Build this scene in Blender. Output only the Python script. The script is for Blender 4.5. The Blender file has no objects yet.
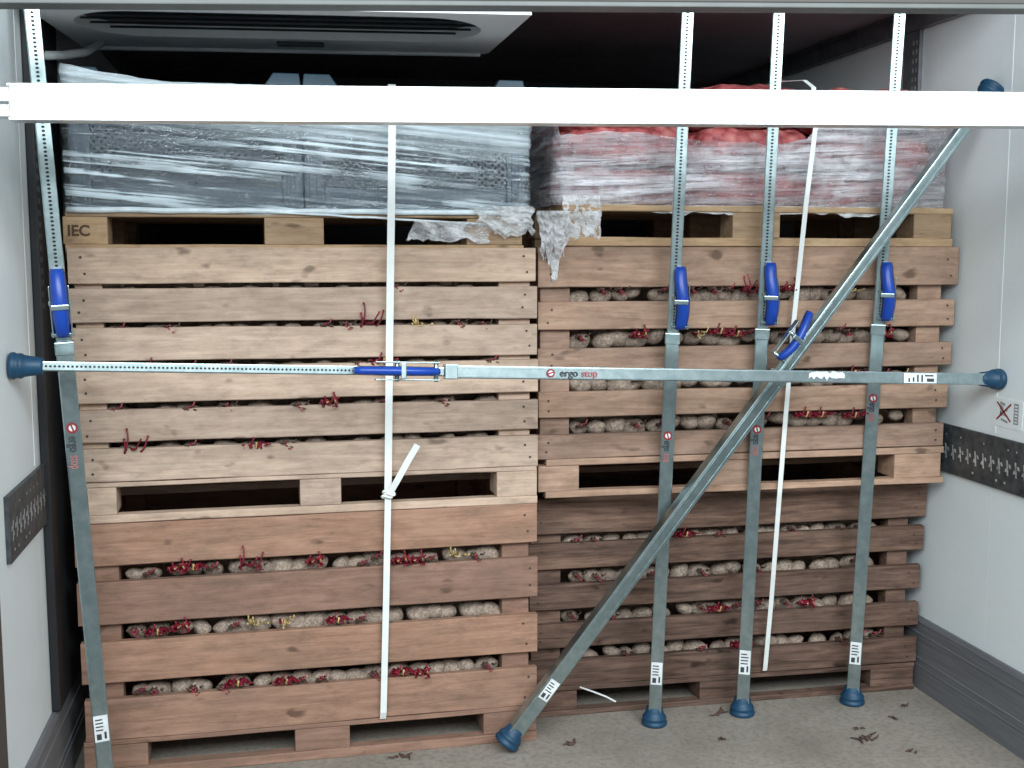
import bpy, bmesh, math, random
from mathutils import Vector, Matrix, noise

C = bpy.context.scene.collection
SC = bpy.context.scene
R = random.Random(7)

# ------------------------------------------------------------------ camera, sky, exposure
cam_d = bpy.data.cameras.new('camera')
cam = bpy.data.objects.new('camera', cam_d)
C.objects.link(cam)
cam_d.sensor_width = 36.0
cam_d.lens = 1159.0 / 1024.0 * 36.0
cam_d.clip_start = 0.05
cam.location = (0, 0, 1.331)
cam.rotation_euler = (math.pi / 2 - 0.113, 0, -0.199)
SC.camera = cam

SC.view_settings.view_transform = 'Standard'
SC.view_settings.look = 'None'
SC.view_settings.gamma = 1.0
SC.view_settings.use_curve_mapping = False
SC.view_settings.exposure = 0.0

world = bpy.data.worlds.new('overcast_sky')
SC.world = world
world.use_nodes = True
wn, wl = world.node_tree.nodes, world.node_tree.links
wn.clear()
tc = wn.new('ShaderNodeTexCoord')
sep = wn.new('ShaderNodeSeparateXYZ')
wl.new(tc.outputs['Generated'], sep.inputs[0])
mr = wn.new('ShaderNodeMapRange')
mr.inputs['From Min'].default_value = -1
mr.inputs['From Max'].default_value = 1
wl.new(sep.outputs['Z'], mr.inputs['Value'])
rp = wn.new('ShaderNodeValToRGB')
rp.color_ramp.elements[0].position = 0.47
rp.color_ramp.elements[0].color = (0.06, 0.06, 0.06, 1)
rp.color_ramp.elements[1].position = 1.0
rp.color_ramp.elements[1].color = (0.62, 0.74, 0.85, 1)
e = rp.color_ramp.elements.new(0.53)
e.color = (0.90, 0.97, 1.0, 1)
e = rp.color_ramp.elements.new(0.70)
e.color = (0.88, 0.96, 1.0, 1)
wl.new(mr.outputs[0], rp.inputs[0])
bg = wn.new('ShaderNodeBackground')
bg.inputs['Strength'].default_value = 0.58
wl.new(rp.outputs[0], bg.inputs['Color'])
wo = wn.new('ShaderNodeOutputWorld')
wl.new(bg.outputs[0], wo.inputs['Surface'])

# unseen lamp added behind the camera to brighten the top of the load
top_lamp_d = bpy.data.lights.new('added_top_lamp', 'AREA')
top_lamp_d.shape = 'RECTANGLE'
top_lamp_d.size = 4.6
top_lamp_d.size_y = 1.4
top_lamp_d.energy = 238
top_lamp_d.color = (0.86, 0.96, 1.0)
top_lamp = bpy.data.objects.new('added_top_lamp', top_lamp_d)
C.objects.link(top_lamp)
top_lamp.location = (0.45, -0.5, 2.66)
top_lamp.rotation_euler = (math.radians(90 - 20), 0, math.radians(0))


# ------------------------------------------------------------------ materials
class NT:
    def __init__(s, name):
        s.m = bpy.data.materials.new(name)
        s.m.use_nodes = True
        s.n, s.l = s.m.node_tree.nodes, s.m.node_tree.links
        s.b = s.n['Principled BSDF']
        s.out = s.n['Material Output']
        s._co = None

    def new(s, t, **kw):
        n = s.n.new(t)
        for k, v in kw.items():
            setattr(n, k, v)
        return n

    def co(s, scale=(1, 1, 1), rot=(0, 0, 0), rnd=True):
        t = s.new('ShaderNodeTexCoord')
        src = t.outputs['Object']
        if rnd:
            oi = s.new('ShaderNodeObjectInfo')
            mul = s.new('ShaderNodeVectorMath', operation='SCALE')
            mul.inputs[0].default_value = (17.3, 11.7, 23.1)
            s.l.new(oi.outputs['Random'], mul.inputs['Scale'])
            add = s.new('ShaderNodeVectorMath', operation='ADD')
            s.l.new(src, add.inputs[0])
            s.l.new(mul.outputs[0], add.inputs[1])
            src = add.outputs[0]
        mp = s.new('ShaderNodeMapping')
        mp.inputs['Scale'].default_value = scale
        mp.inputs['Rotation'].default_value = rot
        s.l.new(src, mp.inputs['Vector'])
        return mp.outputs[0]

    def noise(s, vec, scale=5, detail=4, rough=0.55, dist=0.0):
        n = s.new('ShaderNodeTexNoise')
        n.inputs['Scale'].default_value = scale
        n.inputs['Detail'].default_value = detail
        n.inputs['Roughness'].default_value = rough
        n.inputs['Distortion'].default_value = dist
        s.l.new(vec, n.inputs['Vector'])
        return n.outputs['Fac']

    def ramp(s, fac, stops):
        r = s.new('ShaderNodeValToRGB')
        el = r.color_ramp.elements
        while len(el) < len(stops):
            el.new(0.5)
        for q, (p, c) in zip(el, stops):
            q.position = p
            q.color = (c[0], c[1], c[2], 1) if not isinstance(c, (int, float)) else (c, c, c, 1)
        s.l.new(fac, r.inputs[0])
        return r.outputs[0]

    def mix(s, fac, a, b, mode='MIX'):
        m = s.new('ShaderNodeMix', data_type='RGBA', blend_type=mode)
        for i, v in ((0, fac), (6, a), (7, b)):
            if hasattr(v, 'is_output'):
                s.l.new(v, m.inputs[i])
            elif i == 0:
                m.inputs[0].default_value = v
            else:
                m.inputs[i].default_value = (v[0], v[1], v[2], 1)
        return m.outputs[2]

    def bump(s, h, strength=0.3, dist=0.01):
        b = s.new('ShaderNodeBump')
        b.inputs['Strength'].default_value = strength
        b.inputs['Distance'].default_value = dist
        s.l.new(h, b.inputs['Height'])
        s.l.new(b.outputs[0], s.b.inputs['Normal'])
        return b.outputs[0]

    def col(s, o):
        s.l.new(o, s.b.inputs['Base Color'])

    def set(s, **kw):
        for k, v in kw.items():
            s.b.inputs[k].default_value = v


def hexlin(r, g, b):
    f = lambda c: (c / 255 / 12.92) if c / 255 <= 0.04045 else ((c / 255 + 0.055) / 1.055) ** 2.4
    return (f(r), f(g), f(b))


def plain(name, c, rough=0.5, metal=0.0, var=0.12, scale=30, bump=0.0):
    t = NT(name)
    f = t.noise(t.co(), scale, 4)
    lo = tuple(x * (1 - var) for x in c)
    hi = tuple(min(1, x * (1 + var)) for x in c)
    t.col(t.ramp(f, [(0.3, lo), (0.7, hi)]))
    t.set(Roughness=rough, Metallic=metal)
    if bump:
        t.bump(f, bump, 0.003)
    return t.m


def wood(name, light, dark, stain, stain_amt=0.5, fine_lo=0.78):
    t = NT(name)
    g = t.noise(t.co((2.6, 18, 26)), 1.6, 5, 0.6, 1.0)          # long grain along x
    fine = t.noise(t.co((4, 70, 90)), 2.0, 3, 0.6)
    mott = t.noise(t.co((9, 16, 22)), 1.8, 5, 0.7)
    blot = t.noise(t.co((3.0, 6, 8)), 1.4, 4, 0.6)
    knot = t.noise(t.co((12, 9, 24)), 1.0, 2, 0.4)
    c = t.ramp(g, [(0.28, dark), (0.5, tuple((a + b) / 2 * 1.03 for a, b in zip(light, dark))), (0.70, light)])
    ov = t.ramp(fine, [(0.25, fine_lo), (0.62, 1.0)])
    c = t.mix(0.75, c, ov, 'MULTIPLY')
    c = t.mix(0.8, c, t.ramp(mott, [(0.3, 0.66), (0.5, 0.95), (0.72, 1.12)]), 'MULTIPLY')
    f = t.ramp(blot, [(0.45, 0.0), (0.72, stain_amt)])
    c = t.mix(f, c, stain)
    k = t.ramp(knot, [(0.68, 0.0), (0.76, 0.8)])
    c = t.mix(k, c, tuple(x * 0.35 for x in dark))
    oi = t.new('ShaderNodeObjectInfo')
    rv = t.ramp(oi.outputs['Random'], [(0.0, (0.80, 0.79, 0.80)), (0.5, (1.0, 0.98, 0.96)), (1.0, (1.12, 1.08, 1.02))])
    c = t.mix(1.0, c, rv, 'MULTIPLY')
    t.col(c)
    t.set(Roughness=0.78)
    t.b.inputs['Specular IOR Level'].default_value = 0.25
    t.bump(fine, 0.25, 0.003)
    return t.m


M = {}
M['wood_pale'] = wood('pale_wood', (0.64, 0.485, 0.385), (0.45, 0.325, 0.25), (0.30, 0.22, 0.17), 0.45)
M['wood_pink'] = wood('pinkish_wood_shaded', (0.42, 0.25, 0.183), (0.265, 0.150, 0.105), (0.17, 0.115, 0.088), 0.5)  # pinkish boards, darkened further for the weaker light low down
M['wood_mid'] = wood('weathered_wood', (0.54, 0.36, 0.265), (0.33, 0.205, 0.145), (0.20, 0.14, 0.11), 0.5)
M['wood_dark'] = wood('old_brown_wood_shaded', (0.275, 0.168, 0.128), (0.072, 0.041, 0.030), (0.08, 0.06, 0.05), 0.5, 0.5)  # old brown boards, with the dimness near the floor painted in
M['wood_gold'] = wood('pallet_wood', (0.56, 0.40, 0.255), (0.38, 0.24, 0.14), (0.33, 0.22, 0.14), 0.4)
M['nail'] = plain('rusty_nail', (0.045, 0.032, 0.027), 0.6)
M['ink'] = plain('branding_ink', (0.10, 0.05, 0.03), 0.8)
M['galv'] = NT('galvanised_steel')
_t = M['galv']
_f = _t.noise(_t.co((14, 14, 14)), 3.0, 3)
_t.col(_t.ramp(_f, [(0.3, (0.34, 0.435, 0.445)), (0.7, (0.48, 0.57, 0.58))]))
_t.set(Roughness=0.30, Metallic=0.95)
M['galv'] = _t.m
M['alu'] = plain('bright_aluminium', (0.93, 0.95, 0.96), 0.34, 0.9, 0.03)
M['hole'] = plain('dark_hole', (0.02, 0.022, 0.025), 0.7)
M['rubber'] = plain('blue_rubber', (0.007, 0.05, 0.105), 0.5, 0, 0.2)
M['lever'] = plain('blue_paint', (0.008, 0.055, 0.36), 0.33, 0, 0.1)
M['label'] = plain('white_label', (0.75, 0.77, 0.78), 0.45)
M['mark'] = plain('label_print', (0.04, 0.045, 0.05), 0.6)
M['logo_red'] = plain('red_print', (0.28, 0.025, 0.03), 0.5)
M['logo_faded'] = plain('faded_red_print', (0.36, 0.15, 0.15), 0.6)
M['strap'] = plain('white_strap', (0.80, 0.82, 0.80), 0.35, 0, 0.05)
M['crate'] = plain('grey_blue_plastic', (0.038, 0.070, 0.100), 0.4, 0, 0.15)
M['sprout'] = plain('red_sprout', (0.20, 0.010, 0.025), 0.5, 0, 0.5, 60)
M['sprout_pale'] = plain('pale_sprout', (0.55, 0.40, 0.17), 0.5, 0, 0.5, 60)
M['sprout_pink'] = plain('pink_sprout', (0.36, 0.055, 0.08), 0.5, 0, 0.5, 60)
M['black'] = plain('black_plastic', (0.02, 0.022, 0.026), 0.5)
M['dry'] = plain('dried_plant', (0.09, 0.05, 0.035), 0.8, 0, 0.4)
M['header'] = plain('dull_frame_paint', (0.065, 0.059, 0.051), 0.55, 0, 0.1, 8)
M['lip'] = plain('pale_frame_edge', (0.12, 0.125, 0.12), 0.45, 0, 0.1, 12)
M['hose'] = plain('pale_hose', (0.55, 0.58, 0.58), 0.5)

t = NT('potato_skin')
f = t.noise(t.co(), 4.5, 6, 0.75)
f2 = t.noise(t.co(), 1.6, 4, 0.6)
c = t.ramp(f, [(0.30, (0.10, 0.066, 0.05)), (0.48, (0.33, 0.245, 0.19)), (0.70, (0.56, 0.46, 0.37))])
c = t.mix(t.ramp(f2, [(0.45, 0.0), (0.70, 0.7)]), c, (0.15, 0.105, 0.085))
t.col(c)
t.set(Roughness=0.8)
t.bump(f, 0.5, 0.004)
M['potato'] = t.m

t = NT('wall_panel')
f = t.noise(t.co((1, 1, 1), rnd=False), 2.2, 6, 0.6)
f2 = t.noise(t.co((1, 0.5, 5), rnd=False), 9, 4, 0.7)
c = t.ramp(f, [(0.3, (0.78, 0.83, 0.84)), (0.7, (0.86, 0.89, 0.895))])
c = t.mix(t.ramp(f2, [(0.66, 0.0), (0.82, 0.28)]), c, (0.40, 0.41, 0.39))
t.col(c)
t.set(Roughness=0.42)
M['wall'] = t.m

t = NT('truck_floor')
f = t.noise(t.co(rnd=False), 3.0, 6, 0.65)
f2 = t.noise(t.co(rnd=False), 60, 3, 0.7)
c = t.ramp(f, [(0.3, (0.24, 0.208, 0.172)), (0.55, (0.335, 0.292, 0.248)), (0.8, (0.41, 0.36, 0.31))])
c = t.mix(t.ramp(f2, [(0.35, 0.5), (0.55, 0.0)]), c, (0.15, 0.13, 0.11))
t.col(c)
t.set(Roughness=0.75)
t.bump(f2, 0.2, 0.002)
M['floor'] = t.m
M['dock'] = plain('dock_concrete', (0.12, 0.118, 0.112), 0.85, 0, 0.15, 3)
M['dark_panel'] = plain('dark_lining', (0.33, 0.30, 0.33), 0.6, 0, 0.2, 3)
M['track'] = plain('dark_rail', (0.16, 0.168, 0.178), 0.45, 0.3, 0.3, 14)
M['rail_shade_black'] = plain('black_rail_and_shade', (0.012, 0.012, 0.014), 0.6, 0, 0.3, 10)  # left rail, and painted shade for wall gap and front wall
M['strip'] = plain('dark_lashing_rail', (0.060, 0.066, 0.070), 0.5, 0.2, 0.5, 40)
M['punch'] = plain('bare_metal_edge', (0.55, 0.58, 0.59), 0.45, 0.5, 0.5, 60)
M['unit'] = plain('off_white_housing', (0.80, 0.82, 0.83), 0.5, 0, 0.06, 5)
M['grille'] = plain('grey_grille', (0.03, 0.036, 0.042), 0.5, 0, 0.15, 8)

t = NT('kick_plate')
f = t.noise(t.co((1, 1.2, 40), rnd=False), 4, 4, 0.6)
t.col(t.ramp(f, [(0.3, (0.13, 0.133, 0.145)), (0.7, (0.20, 0.203, 0.215))]))
t.set(Roughness=0.55, Metallic=0.15)
M['kick'] = t.m


def sack_mat():
    t = NT('red_net')
    co = t.co((1, 1, 1))
    w1 = t.new('ShaderNodeTexVoronoi')
    w1.inputs['Scale'].default_value = 26
    t.l.new(co, w1.inputs['Vector'])
    fine = t.noise(co, 90, 3, 0.7)
    c = t.ramp(w1.outputs['Distance'], [(0.1, (0.56, 0.24, 0.20)), (0.45, (0.46, 0.10, 0.10)), (0.75, (0.22, 0.03, 0.035))])
    c = t.mix(t.ramp(fine, [(0.45, 0.0), (0.62, 0.6)]), c, (0.52, 0.14, 0.14))
    t.col(c)
    t.set(Roughness=0.6)
    h = t.new('ShaderNodeMath', operation='MULTIPLY')
    h.inputs[1].default_value = -1
    t.l.new(w1.outputs['Distance'], h.inputs[0])
    t.bump(h.outputs[0], 0.5, 0.02)
    return t.m


M['net'] = sack_mat()


def film_mat(name, scale, slope, base_fac, lo, hi, tint, iso, bumpk, rough, pmin=1.0, bunch=None):
    """thin clear wrap: see-through, milky where it is folded, glossy everywhere"""
    t = NT(name)
    raw = t.co((1, 1, 1), rnd=False)
    sp = t.new('ShaderNodeSeparateXYZ')
    t.l.new(raw, sp.inputs[0])
    sh = t.new('ShaderNodeMath', operation='MULTIPLY_ADD')
    sh.inputs[1].default_value = slope
    t.l.new(sp.outputs['X'], sh.inputs[0])
    t.l.new(sp.outputs['Z'], sh.inputs[2])
    cb = t.new('ShaderNodeCombineXYZ')
    t.l.new(sp.outputs['X'], cb.inputs['X'])
    t.l.new(sp.outputs['Y'], cb.inputs['Y'])
    t.l.new(sh.outputs[0], cb.inputs['Z'])
    mp = t.new('ShaderNodeMapping')
    mp.inputs['Scale'].default_value = scale
    t.l.new(cb.outputs[0], mp.inputs['Vector'])
    f = t.noise(mp.outputs[0], 1.0, 6, 0.62, 0.35)
    patch = t.noise(t.co((2.6, 2.6, 9), rnd=False), 1.0, 2, 0.5)
    g = t.noise(t.co((iso, iso, iso), rnd=False), 1.0, 5, 0.6, 0.8)
    m = t.new('ShaderNodeMath', operation='MULTIPLY_ADD')
    m.inputs[1].default_value = 0.35
    t.l.new(g, m.inputs[0])
    t.l.new(f, m.inputs[2])
    fac0 = t.ramp(m.outputs[0], [(lo, base_fac), (hi, 0.95)])
    fac = t.mix(1.0, fac0, t.ramp(patch, [(0.40, pmin), (0.56, 1.0)]), 'MULTIPLY')
    if bunch:                                                # film bunched up in thick folds along the top edge
        mb = t.new('ShaderNodeMapRange')
        mb.inputs['From Min'].default_value, mb.inputs['From Max'].default_value = bunch
        mb.inputs['To Max'].default_value = 0.75
        t.l.new(sh.outputs[0], mb.inputs['Value'])
        mm = t.new('ShaderNodeMath', operation='MAXIMUM')
        t.l.new(fac, mm.inputs[0])
        mn = t.new('ShaderNodeMath', operation='MULTIPLY')
        t.l.new(mb.outputs[0], mn.inputs[0])
        t.l.new(t.ramp(m.outputs[0], [(0.5, 0.35), (0.75, 1.0)]), mn.inputs[1])
        t.l.new(mn.outputs[0], mm.inputs[1])
        fac = mm.outputs[0]
    nrm = t.bump(m.outputs[0], bumpk, 0.03)
    t.set(Roughness=rough)
    t.b.inputs['Base Color'].default_value = (*tint, 1)
    t.b.inputs['Specular IOR Level'].default_value = 0.8
    tr = t.new('ShaderNodeBsdfTransparent')
    gl = t.new('ShaderNodeBsdfGlossy')
    gl.inputs['Roughness'].default_value = rough * 0.6
    gl.inputs['Color'].default_value = (0.95, 0.97, 1, 1)
    t.l.new(nrm, gl.inputs['Normal'])
    clear = t.new('ShaderNodeMixShader')
    clear.inputs[0].default_value = 0.16
    t.l.new(tr.outputs[0], clear.inputs[1])
    t.l.new(gl.outputs[0], clear.inputs[2])
    mx = t.new('ShaderNodeMixShader')
    t.l.new(fac, mx.inputs[0])
    t.l.new(clear.outputs[0], mx.inputs[1])
    t.l.new(t.b.outputs[0], mx.inputs[2])
    t.l.new(mx.outputs[0], t.out.inputs['Surface'])
    return t.m


M['film'] = film_mat('clear_stretch_film', (1.3, 1.3, 75), 0.085, 0.02, 0.67, 0.745, (0.80, 0.91, 0.97), 6, 0.6, 0.18, 0.10, (1.60, 1.655))
M['film_milky'] = film_mat('milky_stretch_film', (4, 4, 60), -0.03, 0.22, 0.53, 0.76, (0.92, 0.89, 0.94), 26, 1.0, 0.14, 0.45)
M['film_hem'] = plain('rolled_film', (0.72, 0.80, 0.84), 0.22, 0, 0.15, 25)
M['film_thin'] = film_mat('thin_crumpled_film', (12, 12, 30), 0.3, 0.10, 0.56, 0.80, (0.88, 0.87, 0.88), 26, 1.0, 0.2)
M['film_loose'] = film_mat('crumpled_film', (10, 10, 20), 0.4, 0.30, 0.50, 0.85, (0.85, 0.84, 0.85), 30, 0.8, 0.22)


# ------------------------------------------------------------------ mesh helpers
def V(*a):
    return Vector(a)


def new():
    return bmesh.new()


def hexa(bm, vs, mi=0, bev=0.0):
    v = [bm.verts.new(p) for p in vs]
    fs = []
    for q in ((0, 3, 2, 1), (4, 5, 6, 7), (0, 1, 5, 4), (1, 2, 6, 5), (2, 3, 7, 6), (3, 0, 4, 7)):
        f = bm.faces.new([v[i] for i in q])
        f.material_index = mi
        fs.append(f)
    if bev:
        es = list({e for f in fs for e in f.edges})
        r = bmesh.ops.bevel(bm, geom=es, offset=bev, segments=2, affect='EDGES', profile=0.6)
        for f in r['faces']:
            f.material_index = mi
    return v


def box(bm, x0, x1, y0, y1, z0, z1, mi=0, bev=0.0):
    return hexa(bm, [(x0, y0, z0), (x1, y0, z0), (x1, y1, z0), (x0, y1, z0), (x0, y0, z1), (x1, y0, z1), (x1, y1, z1), (x0, y1, z1)], mi, bev)


def frame_of(A, B, front=V(0, -1, 0)):
    """axis unit, side unit, front unit (front made square to the axis)"""
    ax = (B - A).normalized()
    fr = (front - ax * front.dot(ax)).normalized()
    sd = ax.cross(fr).normalized()
    return ax, sd, fr


def bar(bm, A, B, w, d, front=V(0, -1, 0), mi=0, bev=0.0, off=(0, 0)):
    """box from A to B: w across, d towards 'front'"""
    ax, sd, fr = frame_of(A, B, front)
    A = A + sd * off[0] + fr * off[1]
    B = B + sd * off[0] + fr * off[1]
    a, b = sd * w / 2, fr * d / 2
    return hexa(bm, [A - a - b, A + a - b, A + a + b, A - a + b, B - a - b, B + a - b, B + a + b, B - a + b], mi, bev)


def ring(bm, c, u, v, r, n, r2=None):
    r2 = r if r2 is None else r2
    return [bm.verts.new(c + u * math.cos(2 * math.pi * k / n) * r + v * math.sin(2 * math.pi * k / n) * r2) for k in range(n)]


def skin(bm, rings, mi=0, caps=True, smooth=True):
    n = len(rings[0])
    for a, b in zip(rings, rings[1:]):
        for k in range(n):
            f = bm.faces.new((a[k], a[(k + 1) % n], b[(k + 1) % n], b[k]))
            f.material_index = mi
            f.smooth = smooth
    if caps:
        for q in (rings[0][::-1], rings[-1]):
            f = bm.faces.new(q)
            f.material_index = mi


def lathe(bm, A, ax, prof, n=28, mi=0, u=None):
    ax = ax.normalized()
    u = u or (V(1, 0, 0) if abs(ax.x) < 0.8 else V(0, 1, 0))
    u = (u - ax * u.dot(ax)).normalized()
    w = ax.cross(u)
    skin(bm, [ring(bm, A + ax * t, u, w, r, n) for t, r in prof], mi)


def tube(bm, pts, rad, n=6, mi=0, flat=1.0):
    rings = []
    up = V(0.13, 0.31, 0.94)
    for i, p in enumerate(pts):
        tg = (pts[min(i + 1, len(pts) - 1)] - pts[max(i - 1, 0)]).normalized()
        u = tg.cross(up)
        u = u.normalized() if u.length > 1e-4 else V(1, 0, 0)
        w = tg.cross(u)
        r = rad[i] if isinstance(rad, (list, tuple)) else rad
        rings.append(ring(bm, p, u, w, r, n, r * flat))
    skin(bm, rings, mi)


def ribbon(bm, pts, width, thick, side, mi=0):
    """flat band along pts, 'side' = across direction"""
    rings = []
    for i, p in enumerate(pts):
        tg = (pts[min(i + 1, len(pts) - 1)] - pts[max(i - 1, 0)]).normalized()
        s = (side - tg * side.dot(tg)).normalized()
        nn = tg.cross(s)
        a, b = s * width / 2, nn * thick / 2
        rings.append([bm.verts.new(p + q) for q in (-a - b, a - b, a + b, -a + b)])
    skin(bm, rings, mi, True, False)


def obj(name, bm, mats, parent=None, org=V(0, 0, 0)):
    """finish a bmesh as ONE mesh object; org = where its parent stands when bm was laid out in room coordinates"""
    bmesh.ops.recalc_face_normals(bm, faces=bm.faces[:])
    if org.length:
        bmesh.ops.translate(bm, verts=bm.verts[:], vec=-org)
    me = bpy.data.meshes.new(name)
    bm.to_mesh(me)
    bm.free()
    for m in (mats if isinstance(mats, (list, tuple)) else [mats]):
        me.materials.append(M[m])
    o = bpy.data.objects.new(name, me)
    C.objects.link(o)
    if parent:
        o.parent = parent
    return o


def tag(o, label, cat, group=None, kind=None):
    o['label'] = label
    o['category'] = cat
    if group:
        o['group'] = group
    if kind:
        o['kind'] = kind
    return o


def thing(name, label, cat, loc=(0, 0, 0), rotz=0.0, group=None):
    o = bpy.data.objects.new(name, None)
    o.empty_display_size = 0.05
    C.objects.link(o)
    o.location = loc
    o.rotation_euler = (0, 0, rotz)
    return tag(o, label, cat, group)


def struct(name, bm, mats, parent=None):
    o = obj(name, bm, mats, parent)
    o['kind'] = 'structure'
    return o


def text_mesh(s, size, bold=0.0):
    cu = bpy.data.curves.new('lettering', 'FONT')
    cu.body = s
    cu.size = size
    cu.align_x = 'CENTER'
    cu.align_y = 'CENTER'
    cu.offset = bold
    cu.extrude = 0.0003
    o = bpy.data.objects.new('lettering', cu)
    C.objects.link(o)
    dg = bpy.context.evaluated_depsgraph_get()
    me = bpy.data.meshes.new_from_object(o.evaluated_get(dg))
    bpy.data.objects.remove(o)
    return me


def add_text(bm, s, size, centre, ex, ey, mi=0, bold=0.0, sx=1.0):
    """letters laid in the plane of ex (reading direction) and ey (up)"""
    me = text_mesh(s, size, bold)
    ez = ex.cross(ey)
    mat = Matrix(((ex.x * sx, ey.x, ez.x, centre.x), (ex.y * sx, ey.y, ez.y, centre.y), (ex.z * sx, ey.z, ez.z, centre.z), (0, 0, 0, 1)))
    me.transform(mat)
    n0 = len(bm.faces)
    bm.from_mesh(me)
    bm.faces.ensure_lookup_table()
    for f in bm.faces[n0:]:
        f.material_index = mi
    bpy.data.meshes.remove(me)


# ------------------------------------------------------------------ the truck body
XL, XR, YB, YF, ZC = -0.56, 1.915, 5.0, 2.62, 2.06

bm = new(); box(bm, XL - 0.08, XR + 0.08, 2.2, YB, -0.12, 0.0); struct('floor', bm, 'floor')
bm = new(); box(bm, -12, 12, -22, 2.19, -0.30, -0.03); struct('ground', bm, 'dock')
bm = new(); box(bm, XL - 0.08, XR + 0.08, YF, YB, ZC, ZC + 0.08); struct('ceiling', bm, 'dark_panel')
bm = new(); box(bm, XL - 0.08, XR + 0.08, YB, YB + 0.08, 0, ZC + 0.08); struct('wall_front', bm, 'rail_shade_black')  # unlit depth of the truck put into the wall colour
for nm, s, x in (('wall_left', -1, XL), ('wall_right', 1, XR)):
    bm = new()
    # two wall panels meeting in a fine seam
    for y0, y1 in ((2.22, 2.8145), (2.8155, YB)):
        box(bm, min(x, x + s * 0.08), max(x, x + s * 0.08), y0, y1, 0.0, ZC)
    box(bm, min(x + s * 0.001, x + s * 0.08), max(x + s * 0.001, x + s * 0.08), 2.8145, 2.8155, 0, ZC)
    w = struct(nm, bm, 'wall')
    # cover strip over the seam
    bm = new(); box(bm, min(x, x - s * 0.0008), max(x, x - s * 0.0008), 2.809, 2.821, 0.84, ZC - 0.06)
    struct('trim_seam', bm, 'wall', w)
    # ribbed kick plate
    bm = new()
    prof = [(0, 0), (0.015, 0), (0.015, 0.070), (0.0165, 0.072), (0.0165, 0.075), (0.014, 0.077), (0.014, 0.093), (0.0165, 0.095), (0.0165, 0.098), (0.014, 0.100),
            (0.014, 0.170), (0.0165, 0.172), (0.0165, 0.175), (0.014, 0.177), (0.014, 0.205), (0.0155, 0.209), (0.008, 0.222), (0, 0.222)]
    a = [bm.verts.new((x - s * p, 2.24, z)) for p, z in prof]
    b = [bm.verts.new((x - s * p, YB, z)) for p, z in prof]
    n = len(prof)
    for k in range(n):
        bm.faces.new((a[k], a[(k + 1) % n], b[(k + 1) % n], b[k]))
    bm.faces.new(a[::-1]); bm.faces.new(b)
    struct('baseboard_left' if s < 0 else 'baseboard_right', bm, 'kick')
    # dark cove rail under the ceiling
    bm = new()
    box(bm, min(x, x - s * 0.022), max(x, x - s * 0.022), YF, YB, 1.995, ZC, 0, 0.002)
    box(bm, min(x, x - s * 0.03), max(x, x - s * 0.03), YF, YB, ZC - 0.012, ZC, 0, 0.001)
    struct('trim_1' if s < 0 else 'trim_2', bm, 'track')
    # punched lashing rail along the wall
    bm = new()
    d = 0.010
    box(bm, min(x, x - s * d), max(x, x - s * d), 2.49, YB, 0.692, 0.833, 0, 0.001)
    xo = x - s * (d + 0.0006)
    rr = random.Random(3 if s < 0 else 4)
    y = 2.51
    while y < 3.3:
        zc = 0.758
        def chip(y0, y1, z0, z1, sk=0.0):
            q = [(xo, y0, z0), (xo, y1, z0), (xo, y1 + sk, z1), (xo, y0 + sk, z1)]
            f = bm.faces.new([bm.verts.new(p) for p in q]); f.material_index = 1
        chip(y, y + 0.007, zc - 0.022, zc + 0.02, 0.006)          # keyhole edges that catch the light
        chip(y + 0.010, y + 0.018, zc - 0.012, zc - 0.002, -0.004)
        chip(y - 0.010, y - 0.002, zc + 0.000, zc + 0.010, 0.004)
        if rr.random() < 0.5:
            chip(y + 0.012, y + 0.020, zc - 0.046, zc - 0.040)
        if rr.random() < 0.5:
            chip(y + 0.004, y + 0.009, zc + 0.045, zc + 0.050)
        y += 0.0365
    struct('trim_3' if s < 0 else 'trim_4', bm, ['strip', 'punch'])
    # upright rail with two rows of punched slots
    bm = new()
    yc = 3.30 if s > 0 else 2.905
    if s > 0:
        box(bm, x - 0.012, x, yc - 0.045, yc + 0.045, 0.85, ZC - 0.065, 0, 0.001)
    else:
        box(bm, x, x + 0.021, yc - 0.035, yc + 0.30, 0.2225, ZC - 0.065, 0, 0.004)  # left rail widened and run down in black as shade beside the load
    z = 0.9 if s > 0 else 1.2
    while z < ZC - 0.1:
        for yy in (yc - 0.030, yc - 0.012):
            dd = 0.0125 if s > 0 else 0.0215
            q = [(x - s * dd, yy - 0.004, z), (x - s * dd, yy + 0.004, z), (x - s * dd, yy + 0.004, z + 0.013), (x - s * dd, yy - 0.004, z + 0.013)]
            f = bm.faces.new([bm.verts.new(p) for p in q]); f.material_index = 1
        z += 0.027
    struct('trim_5' if s < 0 else 'trim_6', bm, ['track', 'punch'] if s > 0 else ['rail_shade_black', 'track'])

# door frame: header above and upright on the left
bm = new()
A, B = V(XL - 0.08, 2.205, 1.7505), V(XR + 0.08, 2.03, 1.8075)
up = V(0, 0, 1)
def slab(bm, A, B, z0, z1, d0, d1, mi=0, bev=0.0):
    n = V(-(B - A).y, (B - A).x, 0).normalized()
    hexa(bm, [A + n * d0 + up * z0, B + n * d0 + up * z0, B + n * d1 + up * z0, A + n * d1 + up * z0,
              A + n * d0 + up * z1, B + n * d0 + up * z1, B + n * d1 + up * z1, A + n * d1 + up * z1], mi, bev)
slab(bm, A, B, 0.013, 0.062, 0.0, 0.05, 0, 0.002)
slab(bm, A, B, 0.003, 0.0125, -0.003, 0.05, 1, 0.002)
hd = struct('trim_header', bm, ['header', 'lip'])
bm = new(); box(bm, XL - 0.02, XL + 0.012, 2.27, 2.372, 0, 1.72, 0, 0.003); struct('trim_doorpost', bm, 'header')

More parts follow.
